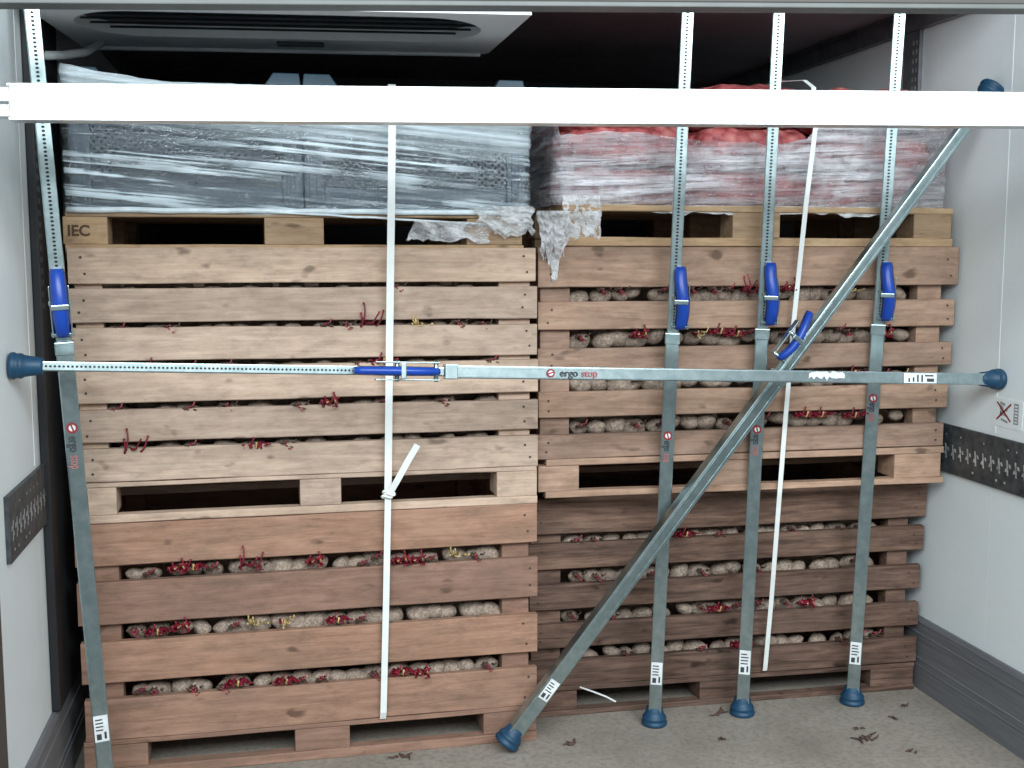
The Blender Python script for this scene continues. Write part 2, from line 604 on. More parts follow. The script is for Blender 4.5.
# ------------------------------------------------------------------ cooling unit under the ceiling
def cooling_unit():
    t = thing('cooling_unit', 'off-white cooling unit with a long dark rounded grille under the ceiling', 'cooling unit', (0.02, 2.985, 1.87), -0.09)
    L, D, H = 1.07, 0.54, 0.185
    x0, x1, y0, y1 = -L / 2, L / 2, -D / 2, D / 2
    # bottom plate with a rounded slot
    cx, hx, ry, yc = 0.01, 0.325, 0.155, -0.06
    N = 64
    inner, outer = [], []
    for k in range(N):
        a = 2 * math.pi * k / N
        c, s = math.cos(a), math.sin(a)
        sx = cx + (hx if c > 0 else -hx) + ry * c if abs(c) > 1e-6 else cx
        px = cx + max(-hx, min(hx, (hx + ry) * c * 1.25)) + (ry * c if abs(c) > 0.55 else 0)
        inner.append((px, yc + ry * (s if abs(c) > 0.55 else math.copysign(1, s)) * (1 if abs(c) > 0.55 else 0.84) ))
        m = max(abs(c) / 1.0, abs(s) / 1.0)
        outer.append((L / 2 * c / m, D / 2 * s / m))
    # clean stadium
    inner = []
    q = N // 2
    for k in range(q):
        a = -math.pi / 2 + math.pi * k / (q - 1)
        inner.append((cx + hx + ry * math.cos(a), yc + ry * math.sin(a)))
    for k in range(q):
        a = math.pi / 2 + math.pi * k / (q - 1)
        inner.append((cx - hx + ry * math.cos(a), yc + ry * math.sin(a)))
    outer = []
    for k in range(q):
        u = k / (q - 1)
        p = (x1 + 0.055 * (1 - u) + (-0.02 if k == q - 1 else 0), y0 + (y1 - y0) * u)
        outer.append(p)
    for k in range(q):
        u = k / (q - 1)
        outer.append((x0, y1 + (y0 - y1) * u))
    bm = new()
    vi = [bm.verts.new((a, b, 0)) for a, b in inner]
    vo = [bm.verts.new((a, b, 0)) for a, b in outer]
    vr = [bm.verts.new((a, b, 0.03)) for a, b in inner]
    for k in range(N):
        j = (k + 1) % N
        bm.faces.new((vo[k], vo[j], vi[j], vi[k]))
        bm.faces.new((vi[k], vi[j], vr[j], vr[k]))
    vt = [bm.verts.new((a * 0.97, b * 0.97, H)) for a, b in outer]
    for k in range(N):
        j = (k + 1) % N
        bm.faces.new((vo[j], vo[k], vt[k], vt[j]))
    bm.faces.new(vt)
    obj('housing', bm, 'unit', t)
    bm = new()
    v = [bm.verts.new((a, b, 0.028)) for a, b in inner]
    bm.faces.new(v)
    for k in range(5):                                       # long louvres in the slot
        y = yc - ry * 0.7 + k * ry * 0.35
        w = hx + math.sqrt(max(0, ry * ry - (y - yc) ** 2)) - 0.01
        hexa(bm, [(cx - w, y - 0.004, 0.010), (cx + w, y - 0.004, 0.010), (cx + w, y + 0.008, 0.016), (cx - w, y + 0.008, 0.016),
                  (cx - w, y - 0.004, 0.012), (cx + w, y - 0.004, 0.012), (cx + w, y + 0.008, 0.018), (cx - w, y + 0.008, 0.018)], 0)
    obj('grille', bm, 'grille', t)
    bm = new(); box(bm, x0 + 0.02, x1 - 0.02, y1 - 0.016, y1 - 0.004, -0.008, 0.002, 0, 0.002)
    obj('rear_flange', bm, 'unit', t)
    bm = new(); box(bm, -0.02, 0.10, 0.125, 0.15, -0.010, -0.0005, 0, 0.002)
    obj('latch', bm, 'grille', t)
cooling_unit()
bm = new()
tube(bm, [V(XL + 0.0, 3.02, 1.80), V(-0.51, 3.10, 1.815), V(-0.47, 3.2, 1.84), V(-0.43, 3.22, 1.87)], 0.011, 10)
tag(obj('drain_hose', bm, 'hose'), 'short pale hose running from the left wall to the cooling unit', 'hose')
bm = new()
tube(bm, [V(0.70, 2.9, ZC), V(0.70, 2.9, 2.02), V(0.705, 2.88, 2.005), V(0.71, 2.87, 2.015)], 0.004, 8)
lathe(bm, V(0.70, 2.9, ZC - 0.006), V(0, 0, 1), [(0, 0.012), (0.006, 0.012)], 12)
tag(obj('ceiling_hook', bm, 'galv'), 'small metal hook on the dark ceiling', 'hook')


# ------------------------------------------------------------------ timber
def board_mesh(x0, x1, y0, y1, z0, z1, rr, nails=True, seg=14):
    """a sawn board lying along x with slightly wavy edges; nail heads near both ends"""
    bm = new()
    rows = []
    ph = rr.random() * 50
    tl = rr.uniform(-0.0025, 0.0025)
    for k in range(seg + 1):
        u = k / seg
        x = x0 + (x1 - x0) * u
        w0 = 0.0018 * noise.noise(V(ph, u * 6, 0)) + tl * (u - 0.5) * 2
        w1 = 0.0022 * noise.noise(V(ph, u * 5, 9)) + tl * (u - 0.5) * 2
        dy = 0.002 * noise.noise(V(ph, u * 2, 4))
        b = 0.0022
        sec = [(y0 + dy + b, z0 + w0), (y0 + dy, z0 + w0 + b), (y0 + dy, z1 + w1 - b), (y0 + dy + b, z1 + w1), (y1, z1 + w1), (y1, z0 + w0)]
        rows.append([bm.verts.new((x, a, c)) for a, c in sec])
    skin(bm, rows, 0, True, False)
    if nails:
        for ex, sg in ((x0, 1), (x1, -1)):
            for fz in (0.28, 0.72):
                c = V(ex + sg * (0.028 + rr.uniform(-0.008, 0.012)), y0 - 0.0022, z0 + (z1 - z0) * (fz + rr.uniform(-0.06, 0.06)))
                bm.faces.new(ring(bm, c, V(1, 0, 0), V(0, 0, 1), 0.0032, 8)).material_index = 1
    return bm


def pallet_parts(t, W, D, z, blocks, wm, rr, deck_y=0.0):
    """z = (skid bottom, skid top, slot top, deck top); blocks = [(x0, x1) ...] along the front"""
    zb, zs, zt, zd = z
    nd = 5
    bw = D / (nd + 0.5)
    for k in range(nd):
        y0 = deck_y + k * (D - bw) / (nd - 1)
        obj('deck_board', board_mesh(0.002, W - 0.002, y0, y0 + bw, zt, zd, rr, False), [wm, 'nail'], t)
    for y0 in (0.0, D / 2 - 0.05, D - 0.10):
        for x0, x1 in blocks:
            bm = new(); box(bm, x0, x1, y0 + 0.003, y0 + 0.10, zs, zt, 0, 0.003)
            obj('block', bm, wm, t)
        obj('bottom_board', board_mesh(0.0, W, y0, y0 + 0.034, zb, zs, rr, False), [wm, 'nail'], t)


def box_crate(label, loc, rot, W, slats, pal, blocks, wm, ends, seed, posts, D=0.80):
    t = thing('wooden_crate', label, 'crate', loc, rot, 'slatted potato crates')
    rr = random.Random(seed)
    zb = loc[2]
    top = slats[0][0] - zb
    low = slats[-1][1] - zb
    for k, (z1, z0) in enumerate(slats):
        e0, e1 = ends[k]
        obj('slat', board_mesh(e0, e1, 0.0, 0.021, z0 - zb, z1 - zb, rr), [wm, 'nail'], t)
        for sx in (0.022, W - 0.022 - 0.02):                # side slats run front to back behind the face
            bm = new(); box(bm, sx, sx + 0.02, 0.0705, D - 0.0705, z0 - zb, z1 - zb, 0, 0.002)
            obj('side_slat', bm, wm, t)
    bm = new(); box(bm, 0.0, W, D - 0.021, D, low, top, 0, 0.002)  # solid unseen back, added to keep light out of the crate
    obj('back_panel', bm, wm, t)
    for a, b in posts:
        for y0 in (0.0215, D - 0.07):
            bm = new(); box(bm, a, b, y0, y0 + 0.048, low, top - 0.012, 0, 0.003)
            obj('corner_post', bm, wm, t)
    pallet_parts(t, W, D, [q - zb for q in pal], blocks, wm, rr)
    return t


LUS = [(1.343, 1.2555), (1.2435, 1.160), (1.1455, 1.0645), (1.0495, 0.9625), (0.944, 0.8645), (0.8475, 0.7645)]
LLS = [(0.660, 0.554), (0.5125, 0.4035), (0.3565, 0.250), (0.207, 0.100)]
RUS = [(1.346, 1.239), (1.1985, 1.1235), (1.075, 1.008), (0.956, 0.887), (0.840, 0.7745)]
RLS = [(0.640, 0.538), (0.510, 0.436), (0.390, 0.318), (0.274, 0.204), (0.165, 0.088)]
LX, LW, LROT = -0.495, 1.166, 0.017
LY = 2.9636
RX, RW, RROT = 0.702, 1.184, -0.010
RUY, RLY = 3.018, 3.128
LU = box_crate('upper left wooden slatted crate of pale boards with six narrow-gapped slats', (LX, LY, 0.662), LROT, LW, LUS, (0.662, 0.6825, 0.752, 0.7635),
               [(0, 0.091), (0.54, 0.645), (1.056, LW)], 'wood_pale', [(0, 1.160), (0, 1.164), (0.002, 1.164), (0, 1.167), (0.003, 1.167), (0, 1.167)], 11, [(0.01, 0.075), (1.065, 1.150)])
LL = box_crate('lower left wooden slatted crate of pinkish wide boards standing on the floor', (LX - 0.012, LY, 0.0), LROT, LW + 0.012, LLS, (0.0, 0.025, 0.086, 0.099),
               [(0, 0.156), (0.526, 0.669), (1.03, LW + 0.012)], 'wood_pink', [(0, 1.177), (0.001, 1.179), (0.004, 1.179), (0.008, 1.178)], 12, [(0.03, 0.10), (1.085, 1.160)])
RU = box_crate('upper right wooden slatted crate of weathered boards with five slats and wide gaps', (RX, RUY, 0.6655), RROT, RW, RUS, (0.6655, 0.683, 0.754, 0.772),
               [(-0.02, 0.094), (0.471, 0.59), (1.03, 1.176)], 'wood_mid', [(-0.022, 1.203), (-0.022, 1.196), (-0.022, 1.192), (-0.02, 1.186), (-0.022, 1.178)], 13, [(-0.012, 0.070), (1.092, 1.166)])
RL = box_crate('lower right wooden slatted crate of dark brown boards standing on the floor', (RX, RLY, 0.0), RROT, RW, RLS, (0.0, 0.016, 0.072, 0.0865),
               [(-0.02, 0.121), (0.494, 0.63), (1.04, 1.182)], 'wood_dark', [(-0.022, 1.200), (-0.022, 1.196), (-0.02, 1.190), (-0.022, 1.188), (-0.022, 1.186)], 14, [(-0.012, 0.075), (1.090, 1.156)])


def top_pallet(label, loc, rot, W, pal, blocks, wm, seed, D=0.80, stamp=None):
    t = thing('wooden_pallet', label, 'pallet', loc, rot, 'pallets on top of the crates')
    pallet_parts(t, W, D, [q - loc[2] for q in pal], blocks, wm, random.Random(seed))
    if stamp:
        bm = new()
        add_text(bm, stamp, 0.036, V(blocks[0][0] + 0.036, 0.0026, (pal[1] + pal[2]) / 2 - loc[2] - 0.002), V(1, 0, 0), V(0, 0, 1), 0, 0.0012)
        obj('stamp', bm, 'ink', t)
    return t


top_pallet('wooden pallet under the film-wrapped grey plastic crates, on the upper left crate', (LX - 0.005, LY + 0.012, 1.329), LROT, 1.135, (1.329, 1.3505, 1.418, 1.434),
           [(-0.005, 0.098), (0.471, 0.618), (0.985, 1.132)], 'wood_gold', 21, stamp='IEC')
top_pallet('wooden pallet under the red net sacks, on the upper right crate', (0.745, RUY + 0.002, 1.3475), RROT, 1.14, (1.3475, 1.371, 1.440, 1.4565),
           [(0.0, 0.107), (0.48, 0.618), (1.02, 1.137)], 'wood_gold', 22)


# ------------------------------------------------------------------ potatoes behind the slats
def potato_mesh(seed):
    bm = new()
    bmesh.ops.create_icosphere(bm, subdivisions=3, radius=1.0)
    for v in bm.verts:
        n = noise.noise(v.co * 1.1 + V(seed * 7.1, 0, 0)) * 0.16 + noise.noise(v.co * 2.6 + V(0, seed * 3.3, 0)) * 0.06
        eye = noise.noise(v.co * 3.1 + V(seed, 5, seed * 2))
        if eye > 0.42:
            n -= (eye - 0.42) * 0.35
        v.co *= 1 + n
        v.co.x *= 1.28
        v.co.z *= 0.88
    for f in bm.faces:
        f.smooth = True
    me = bpy.data.meshes.new('potato')
    bm.to_mesh(me)
    bm.free()
    me.materials.append(M['potato'])
    return me


def sprout_mesh(seed, n, length, mats):
    """curly shoots leaving a potato towards -y and up; unit = metres"""
    rr = random.Random(seed)
    bm = new()
    for k in range(n):
        p = V(rr.uniform(-0.018, 0.018), rr.uniform(-0.016, -0.002), rr.uniform(-0.004, 0.008))
        d = V(rr.uniform(-0.7, 0.7), -1.0, rr.uniform(-0.1, 0.3)).normalized()
        ln = length * rr.uniform(0.6, 1.2)
        rise = rr.uniform(-0.1, 0.9)
        pts, rad = [], []
        m = 8
        for i in range(m):
            u = i / (m - 1)
            pts.append(p.copy())
            rad.append(0.0034 * (1 - 0.6 * u) * rr.uniform(0.9, 1.25))
            out = p.y < -0.030
            d = (d + V(rr.uniform(-0.5, 0.5), rr.uniform(-0.1, 0.5) if out else -0.4, (rise if out else 0) + rr.uniform(-0.25, 0.25))).normalized()
            if out and p.y > -0.040 and d.y > 0:
                d.y = 0
            p = p + d * ln / m
        rad[-1] = 0.0026
        mi = rr.choice((0, 0, 0, 0, 1, 2)) if len(mats) > 2 else 0
        tube(bm, pts, rad, 5, mi)
    me = bpy.data.meshes.new('sprout')
    bmesh.ops.recalc_face_normals(bm, faces=bm.faces[:])
    bm.to_mesh(me)
    bm.free()
    for q in mats:
        me.materials.append(M[q])
    return me


POT = [potato_mesh(s) for s in range(7)]
SPR_DRY = [sprout_mesh(s, 12, 0.045, ['dry', 'sprout', 'sprout_pink']) for s in range(40, 43)]
SPR = [sprout_mesh(s, 18, 0.045, ['sprout', 'sprout_pink', 'sprout_pale']) for s in range(5)]
SPR_LONG = [sprout_mesh(s, 4, 0.085, ['sprout', 'sprout', 'sprout_pink']) for s in range(20, 23)]
SPR_PALE = [sprout_mesh(s, 8, 0.045, ['sprout_pale', 'sprout', 'sprout_pale']) for s in range(30, 32)]
proto = bpy.data.objects.new('potato', POT[0])
proto_sprout = bpy.data.objects.new('sprout', SPR[0])
first = [True]


def heap_rows(crate, slats, x0, x1, seed, rows, where, group):
    """rows[k] = (potatoes, [x of red sprouting ones], [x of long ones], [x of pale ones], fill, gap words)"""
    rr = random.Random(seed)
    lx, ly, lz = crate.location
    rot = crate.rotation_euler.z
    heap = new()
    for k, (n, red, long_, pale, fill, words) in enumerate(rows):
        zt, zb = slats[k][1], slats[k + 1][0]
        gap = zt - zb
        if not n:
            continue
        for i in range(n):
            x = x0 + (x1 - x0) * (i + 0.5 + rr.uniform(-0.28, 0.28)) / n
            r = rr.uniform(0.020, 0.033)
            top = zb + gap * fill * rr.uniform(0.72, 1.12)
            z = top - r * 0.8
            z -= 0.035 * (1.331 - zb) / 3.0 + 0.003
            y = 0.0225 + r * 1.05 + rr.uniform(0, 0.010)
            px = V(x, y, z - lz)
            o = proto.copy()
            o.data = rr.choice(POT)
            o.location = V(lx, ly, lz) + Matrix.Rotation(rot, 3, 'Z') @ px
            o.rotation_euler = (rr.uniform(-0.35, 0.35), rr.uniform(-0.5, 0.5), rot + rr.uniform(-0.9, 0.9))
            o.scale = (r, r, r)
            C.objects.link(o)
            kind = None
            for lst, nm in ((red, 'red'), (long_, 'long'), (pale, 'pale')):
                if any(abs(x - q) < 0.5 * (x1 - x0) / n for q in lst):
                    kind = nm
            if kind is None and rr.random() < 0.38:
                kind = 'small'
            lab = {None: 'bare tan potato ', 'red': 'potato with a tangle of red sprouts ', 'long': 'potato with long red sprouts rising ',
                   'pale': 'potato with pale yellow sprouts ', 'small': 'potato with a few short sprouts '}[kind]
            tag(o, lab + 'in the ' + words, 'potato', '%s, %s' % (lab.strip(), words))
            if kind:
                s = proto_sprout.copy()
                s.data = {'red': SPR, 'long': SPR_LONG, 'pale': SPR_PALE, 'small': SPR_DRY}[kind][rr.randrange(2)]
                s.parent = o
                s.rotation_euler = (0, 0, 0)
                q = (1.0 / r) * {'red': 1.15, 'long': 1.1, 'pale': 1.0, 'small': 0.85}[kind]
                s.scale = (q, q, q)
                # stand the shoots upright in the crate although the potato is turned
                s.rotation_euler = o.rotation_euler.to_matrix().inverted().to_euler()
                s.location = o.rotation_euler.to_matrix().inverted() @ (V(0, -0.9, 0.45))
                C.objects.link(s)
        for j in range(int(n * 1.5)):                       # the uncountable mass behind the first row
            x = x0 + (x1 - x0) * (j + rr.random()) / (n * 1.5)
            r = rr.uniform(0.022, 0.030)
            c = V(x, 0.125 + rr.uniform(0, 0.06), zb - lz + gap * fill * 0.8 - r * 0.5)
            q = bmesh.ops.create_icosphere(heap, subdivisions=2, radius=r)
            for v in q['verts']:
                v.co = V(v.co.x * 1.25, v.co.y, v.co.z * 0.9) * (1 + 0.15 * noise.noise(v.co * 40 + c * 9)) + c
    # body of the heap
    low, top = slats[-1][1] - lz + 0.004, slats[0][1] - lz - 0.03
    nx, nz = 40, 14
    g = [[heap.verts.new((x0 + (x1 - x0) * i / nx, 0.26 + 0.02 * noise.noise(V(i * 0.7, j * 0.9, seed)), low + (top - low) * j / nz)) for i in range(nx + 1)] for j in range(nz + 1)]
    for j in range(nz):
        for i in range(nx):
            heap.faces.new((g[j][i], g[j][i + 1], g[j + 1][i + 1], g[j + 1][i]))
    bk = [heap.verts.new((x, y, z)) for x, y, z in ((x0, 0.70, low), (x1, 0.70, low), (x1, 0.70, top), (x0, 0.70, top))]
    heap.faces.new([bk[0], bk[3]] + [g[j][0] for j in range(nz, -1, -1)])
    heap.faces.new([bk[2], bk[1]] + [g[j][nx] for j in range(nz + 1)])
    heap.faces.new([bk[3], bk[2]] + [g[nz][i] for i in range(nx, -1, -1)])
    heap.faces.new([bk[1], bk[0]] + [g[0][i] for i in range(nx + 1)])
    for f in heap.faces:
        f.smooth = True
    o = obj('potato_heap', heap, 'potato')
    o.location = crate.location
    o.rotation_euler = crate.rotation_euler
    tag(o, 'mass of potatoes filling the ' + where, 'potatoes', None, 'stuff')




heap_rows(LU, LUS, 0.08, 1.06, 41, [
    (9, [], [], [], 0.8, '''upper left crate's first gap down'''),
    (16, [0.72], [0.735], [0.83], 0.9, '''upper left crate's second gap down'''),
    (12, [0.16, 0.22, 0.78], [], [], 0.8, '''upper left crate's third gap down'''),
    (12, [0.65], [], [], 0.8, '''upper left crate's fourth gap down'''),
    (12, [0.42], [0.12], [], 0.8, '''upper left crate's fifth gap down''')], 'upper left crate', 'potatoes in the upper left crate')
heap_rows(LL, LLS, 0.11, 1.08, 42, [
    (19, [0.26, 0.41, 0.60, 0.83], [0.39], [0.98], 0.92, '''lower left crate's first gap down'''),
    (19, [0.19, 0.24, 0.46, 0.62, 0.67], [], [0.42, 0.49], 0.92, '''lower left crate's second gap down'''),
    (19, [0.40, 0.48, 0.82, 0.87], [], [], 0.85, '''lower left crate's third gap down''')], 'lower left crate', 'potatoes in the lower left crate')
heap_rows(RU, RUS, 0.085, 1.07, 43, [
    (19, [0.70], [0.545], [0.86], 1.05, '''upper right crate's first gap down'''),
    (19, [0.27, 0.47, 0.55, 0.99], [1.02], [0.42], 1.05, '''upper right crate's second gap down'''),
    (19, [0.88], [], [1.02, 1.06], 1.05, '''upper right crate's third gap down'''),
    (19, [0.75, 0.80, 0.90], [], [], 1.0, '''upper right crate's fourth gap down''')], 'upper right crate', 'potatoes in the upper right crate')
heap_rows(RL, RLS, 0.09, 1.07, 44, [
    (18, [0.45], [], [], 0.8, '''lower right crate's first gap down'''),
    (18, [0.95], [], [], 0.9, '''lower right crate's second gap down'''),
    (18, [0.55, 0.80], [], [], 0.9, '''lower right crate's third gap down'''),
    (18, [0.60], [], [], 0.9, '''lower right crate's fourth gap down''')], 'lower right crate', 'potatoes in the lower right crate')


# ------------------------------------------------------------------ grey plastic crates with mesh sides
def plastic_crate(label, x, y, z, W, D, H, rot):
    t = thing('plastic_crate', label, 'crate', (x, y, z), rot, 'grey plastic crates on the left pallet')
    T = 0.05
    for a in (0.0, W - T):
        for b in (0.0, D - T):
            bm = new()
            box(bm, a, a + T, b, b + T, 0, H, 0, 0.006)
            # stacking lug on the corner
            s = 1 if a == 0 else -1
            xa, xb = (a, a + 0.088) if s > 0 else (a + T - 0.088, a + T)
            hexa(bm, [(xa, b + 0.005, H), (xb, b + 0.005, H), (xb, b + T - 0.005, H), (xa, b + T - 0.005, H),
                      (xa + (0.02 if s < 0 else 0.004), b + 0.012, H + 0.03), (xb - (0.004 if s < 0 else 0.02), b + 0.012, H + 0.03),
                      (xb - (0.004 if s < 0 else 0.02), b + T - 0.012, H + 0.03), (xa + (0.02 if s < 0 else 0.004), b + T - 0.012, H + 0.03)], 0, 0.003)
            for q in (0.012, 0.03):                         # ribs on the corner post
                box(bm, a + q, a + q + 0.006, b - 0.006, b + 0.004, 0.02, H - 0.03, 0, 0.001)
            obj('corner_post', bm, 'crate', t)
    bm = new()
    for b in (0.004, D - 0.029):
        box(bm, T, W - T, b, b + 0.025, H - 0.045, H - 0.012, 0, 0.004)
    for a in (0.004, W - 0.029):
        box(bm, a, a + 0.025, T, D - T, H - 0.045, H - 0.012, 0, 0.004)
    obj('rim', bm, 'crate', t)
    bm = new(); box(bm, 0.004, W - 0.004, 0.004, D - 0.004, 0.004, 0.024, 0, 0.004)
    for b in (0.008, D - 0.028):
        box(bm, T, W - T, b, b + 0.02, 0.02, 0.06, 0, 0.003)
    obj('base', bm, 'crate', t)

    def lattice(P, U, Wd, z0, z1):
        bm = new()
        n = 26
        hgt = z1 - z0
        nrm = V(-U.y, U.x, 0)
        for sg in (1, -1):
            for k in range(-int(hgt / Wd * n) - 1, n + 1):
                a0 = Wd * k / n
                a1 = a0 + hgt
                s0, s1 = max(0.0, -a0 / hgt), min(1.0, (Wd - a0) / hgt)
                if s1 - s0 < 0.03:
                    continue
                pts = []
                for u in (s0, s1):
                    q = a0 + hgt * u
                    pts.append(P + U * (q if sg > 0 else Wd - q) + V(0, 0, z0 + hgt * u))
                bar(bm, pts[0], pts[1], 0.0045, 0.004, -nrm)
        return bm
    obj('mesh_side', lattice(V(T, 0.014, 0), V(1, 0, 0), W - 2 * T, 0.06, H - 0.045), 'crate', t)
    obj('mesh_side', lattice(V(T, D - 0.014, 0), V(1, 0, 0), W - 2 * T, 0.06, H - 0.045), 'crate', t)
    obj('mesh_side', lattice(V(0.014, T, 0), V(0, 1, 0), D - 2 * T, 0.06, H - 0.045), 'crate', t)
    obj('mesh_side', lattice(V(W - 0.014, T, 0), V(0, 1, 0), D - 2 * T, 0.06, H - 0.045), 'crate', t)


def lpt(x, y):
    c, s = math.cos(LROT), math.sin(LROT)
    return LX + c * (x) - s * y, LY + s * x + c * y


for w, xx, W, yy in (('front left grey plastic mesh crate under the clear film, by the left wall', 0.008, 0.556, 0.032),
                     ('front right grey plastic mesh crate under the clear film, beside the sacks', 0.568, 0.572, 0.032),
                     ('rear left grey plastic crate behind the front left one', 0.008, 0.556, 0.425),
                     ('rear right grey plastic crate behind the front right one', 0.568, 0.572, 0.425)):
    a, b = lpt(xx, yy)
    plastic_crate(w, a, b, 1.4345, W, 0.385, 0.312, LROT)


# ------------------------------------------------------------------ stretch film
def wrap(name, mats, label, cx, cy, W, D, z0, z1, rot, amp, seed, top=None, puff=0.0, nx=150, nz=44):
    """a closed sleeve of film round a load, pleated and bulging"""
    bm = new()
    per = []
    rr = 0.035
    N = nx
    tot = 2 * (W + D)
    for k in range(N):
        s = tot * k / N
        if s < W: p, n = V(-W / 2 + s, -D / 2, 0), V(0, -1, 0)
        elif s < W + D: p, n = V(W / 2, -D / 2 + s - W, 0), V(1, 0, 0)
        elif s < 2 * W + D: p, n = V(W / 2 - (s - W - D), D / 2, 0), V(0, 1, 0)
        else: p, n = V(-W / 2, D / 2 - (s - 2 * W - D), 0), V(-1, 0, 0)
        per.append((p, n))
    rows = []
    for j in range(nz + 1):
        u = j / nz
        row = []
        for k, (p, n) in enumerate(per):
            zt = z1 if top is None else top(p.x / W + 0.5, n)
            z = z0 + (zt - z0) * u
            q = V(p.x * 2.2, p.y * 2.2, 0)
            ridge = noise.noise(V(q.x, q.y + seed, z * 30 + p.x * 2.4)) + 0.5 * noise.noise(V(q.x * 2, q.y + seed, z * 70 + p.x * 5))
            b = puff * math.sin(math.pi * u) + amp * (ridge * 0.5 + 0.45)
            pinch = 0.0
            row.append(bm.verts.new(p + n * b + V(0, 0, z)))
        rows.append(row)
    skin(bm, rows, 0, False)
    o = obj(name, bm, mats)
    o.location = (cx, cy, 0)
    o.rotation_euler = (0, 0, rot)
    tag(o, label, 'stretch film')
    return o


def crumple(bm, P, U, Wd, Hd, nrm, amp, seed, nu=26, nv=22, taper=0.0, edge=0.2):
    """a loose ragged scrap of film hanging from P (top left), U = across"""
    rows = []
    for j in range(nv + 1):
        v = j / nv
        row = []
        for i in range(nu + 1):
            u = i / nu
            rag = 1 + edge * noise.noise(V(u * 5, seed, 0)) + 0.5 * edge * noise.noise(V(u * 17, seed, 3))
            x = (u - 0.5) * (1 - taper * v) * Wd + Wd / 2 + edge * 0.25 * Wd * noise.noise(V(v * 4, seed + (3 if u > 0.5 else 0), 1)) * abs(u - 0.5) * 2
            d = amp * (noise.noise(V(u * 7, v * 9, seed)) + 0.6 * noise.noise(V(u * 17, v * 15, seed + 5)) + 0.9)
            row.append(bm.verts.new(P + U * x - V(0, 0, 1) * (v * Hd * rag) + nrm * d))
        rows.append(row)
    for a, b in zip(rows, rows[1:]):
        for i in range(nu):
            f = bm.faces.new((a[i], a[i + 1], b[i + 1], b[i]))
            f.smooth = True


def ltop(u, n):
    z = 1.742
    if u < 0.22:
        z += 0.036 * (1 - u / 0.22) ** 1.3
    return z + 0.004 * noise.noise(V(u * 20, 1, 0))


a, b = lpt(0.574, 0.421)
lf = wrap('stretch_film', 'film', 'clear shiny stretch film wrapped round the grey plastic crates', a, b, 1.150, 0.80, 1.424, 1.742, LROT, 0.014, 3.0, ltop)
bm = new()
crumple(bm, V(0.27, -0.415, 1.412), V(1, 0, -0.02), 0.17, 0.050, V(0, -1, 0), 0.006, 8.0, 30, 12, -0.3, 0.25)
obj('loose_edge', bm, 'film_thin', lf)
bm = new()                                               # rolled bottom hem, sagging towards the sacks
tube(bm, [V(-0.572 + 1.14 * k / 40, -0.412 - 0.002 * math.sin(k), 1.4335 + 0.003 * noise.noise(V(k * 0.3, 2, 0))) for k in range(41)], 0.0075, 8)
tube(bm, [V(-0.10 + 0.58 * k / 24, -0.416, 1.432 - 0.030 * (k / 24) + 0.002 * noise.noise(V(k * 0.4, 8, 0))) for k in range(25)], 0.003, 6)
obj('rolled_hem', bm, 'film_hem', lf)
bm = new()
crumple(bm, V(0.428, -0.418, 1.450), V(1, 0, 0), 0.150, 0.075, V(0, -1, 0), 0.009, 4.0, 30, 24, 0.0, 0.3)
obj('torn_flap', bm, 'film_thin', lf)


# ------------------------------------------------------------------ red net sacks on the right pallet
def sack_mesh(seed, L, D, H):
    bm = new()
    bmesh.ops.create_icosphere(bm, subdivisions=5, radius=1.0)
    for v in bm.verts:
        p = v.co.copy()
        f = lambda q, e: math.copysign(abs(q) ** e, q)
        co = V(f(p.x, 0.62) * L / 2, f(p.y, 0.6) * D / 2, f(p.z, 0.66) * H / 2)
        lump = 1 - noise.voronoi(co / 0.06 + V(seed * 3.7, seed, 0))[0][0] * 1.2
        v.co = co + p.normalized() * lump * 0.016 - V(0, 0, 0.01) + V(0, 0, 0.012 * noise.noise(co * 6 + V(seed, 0, 0)))
    for f in bm.faces:
        f.smooth = True
    me = bpy.data.meshes.new('net_sack')
    bm.to_mesh(me)
    bm.free()
    me.materials.append(M['net'])
    return me


def rpt(x, y):
    c, s = math.cos(RROT), math.sin(RROT)
    return RX + c * x - s * y, RUY + s * x + c * y


SK = [sack_mesh(s, 0.385, 0.36, 0.118) for s in range(4)]
sk0 = bpy.data.objects.new('net_sack', SK[0])
k = 0
for lay, lw in enumerate(('bottom', 'middle', 'top')):
    for row, rw in enumerate(('front', 'rear')):
        for col, cw in enumerate(('nearest the grey crates', 'in the middle of its row', 'nearest the right wall')):
            if row == 1 and lay < 2:
                continue
            o = sk0.copy()
            o.data = SK[k % 4]
            a, b = rpt(0.245 + col * 0.360 + R.uniform(-0.01, 0.01) + (0.012 if lay == 1 else 0), 0.225 + row * 0.35)
            o.location = (a, b, 1.4565 + 0.063 + lay * 0.109 + R.uniform(-0.003, 0.003) + ((-0.014, 0.004, 0.012)[col] if lay == 2 else 0))
            o.rotation_euler = (0, R.uniform(-0.03, 0.03), RROT + R.uniform(-0.05, 0.05))
            sc = {0: 0.93, 1: 0.97, 2: 0.95}[lay]
            o.scale = (sc, 1, 1)
            C.objects.link(o)
            tag(o, '%s red net sack in the %s layer, %s' % (rw, lw, cw), 'sack', 'red net sacks on the right pallet')
            k += 1


def ftop(u, n):
    """upper hem of the film: high at the left corner, dipping in the middle, high again on the right"""
    if abs(n.y) < 0.5 or n.y > 0:
        return 1.70
    pts = [(0, 1.640), (0.10, 1.652), (0.20, 1.652), (0.30, 1.638), (0.40, 1.632), (0.48, 1.632), (0.54, 1.622), (0.62, 1.645), (0.70, 1.72), (0.8, 1.775), (1.0, 1.77)]
    for (a, za), (b, zb) in zip(pts, pts[1:]):
        if u <= b:
            return za + (zb - za) * (u - a) / (b - a) + 0.006 * noise.noise(V(u * 30, 0, 0))
    return 1.77


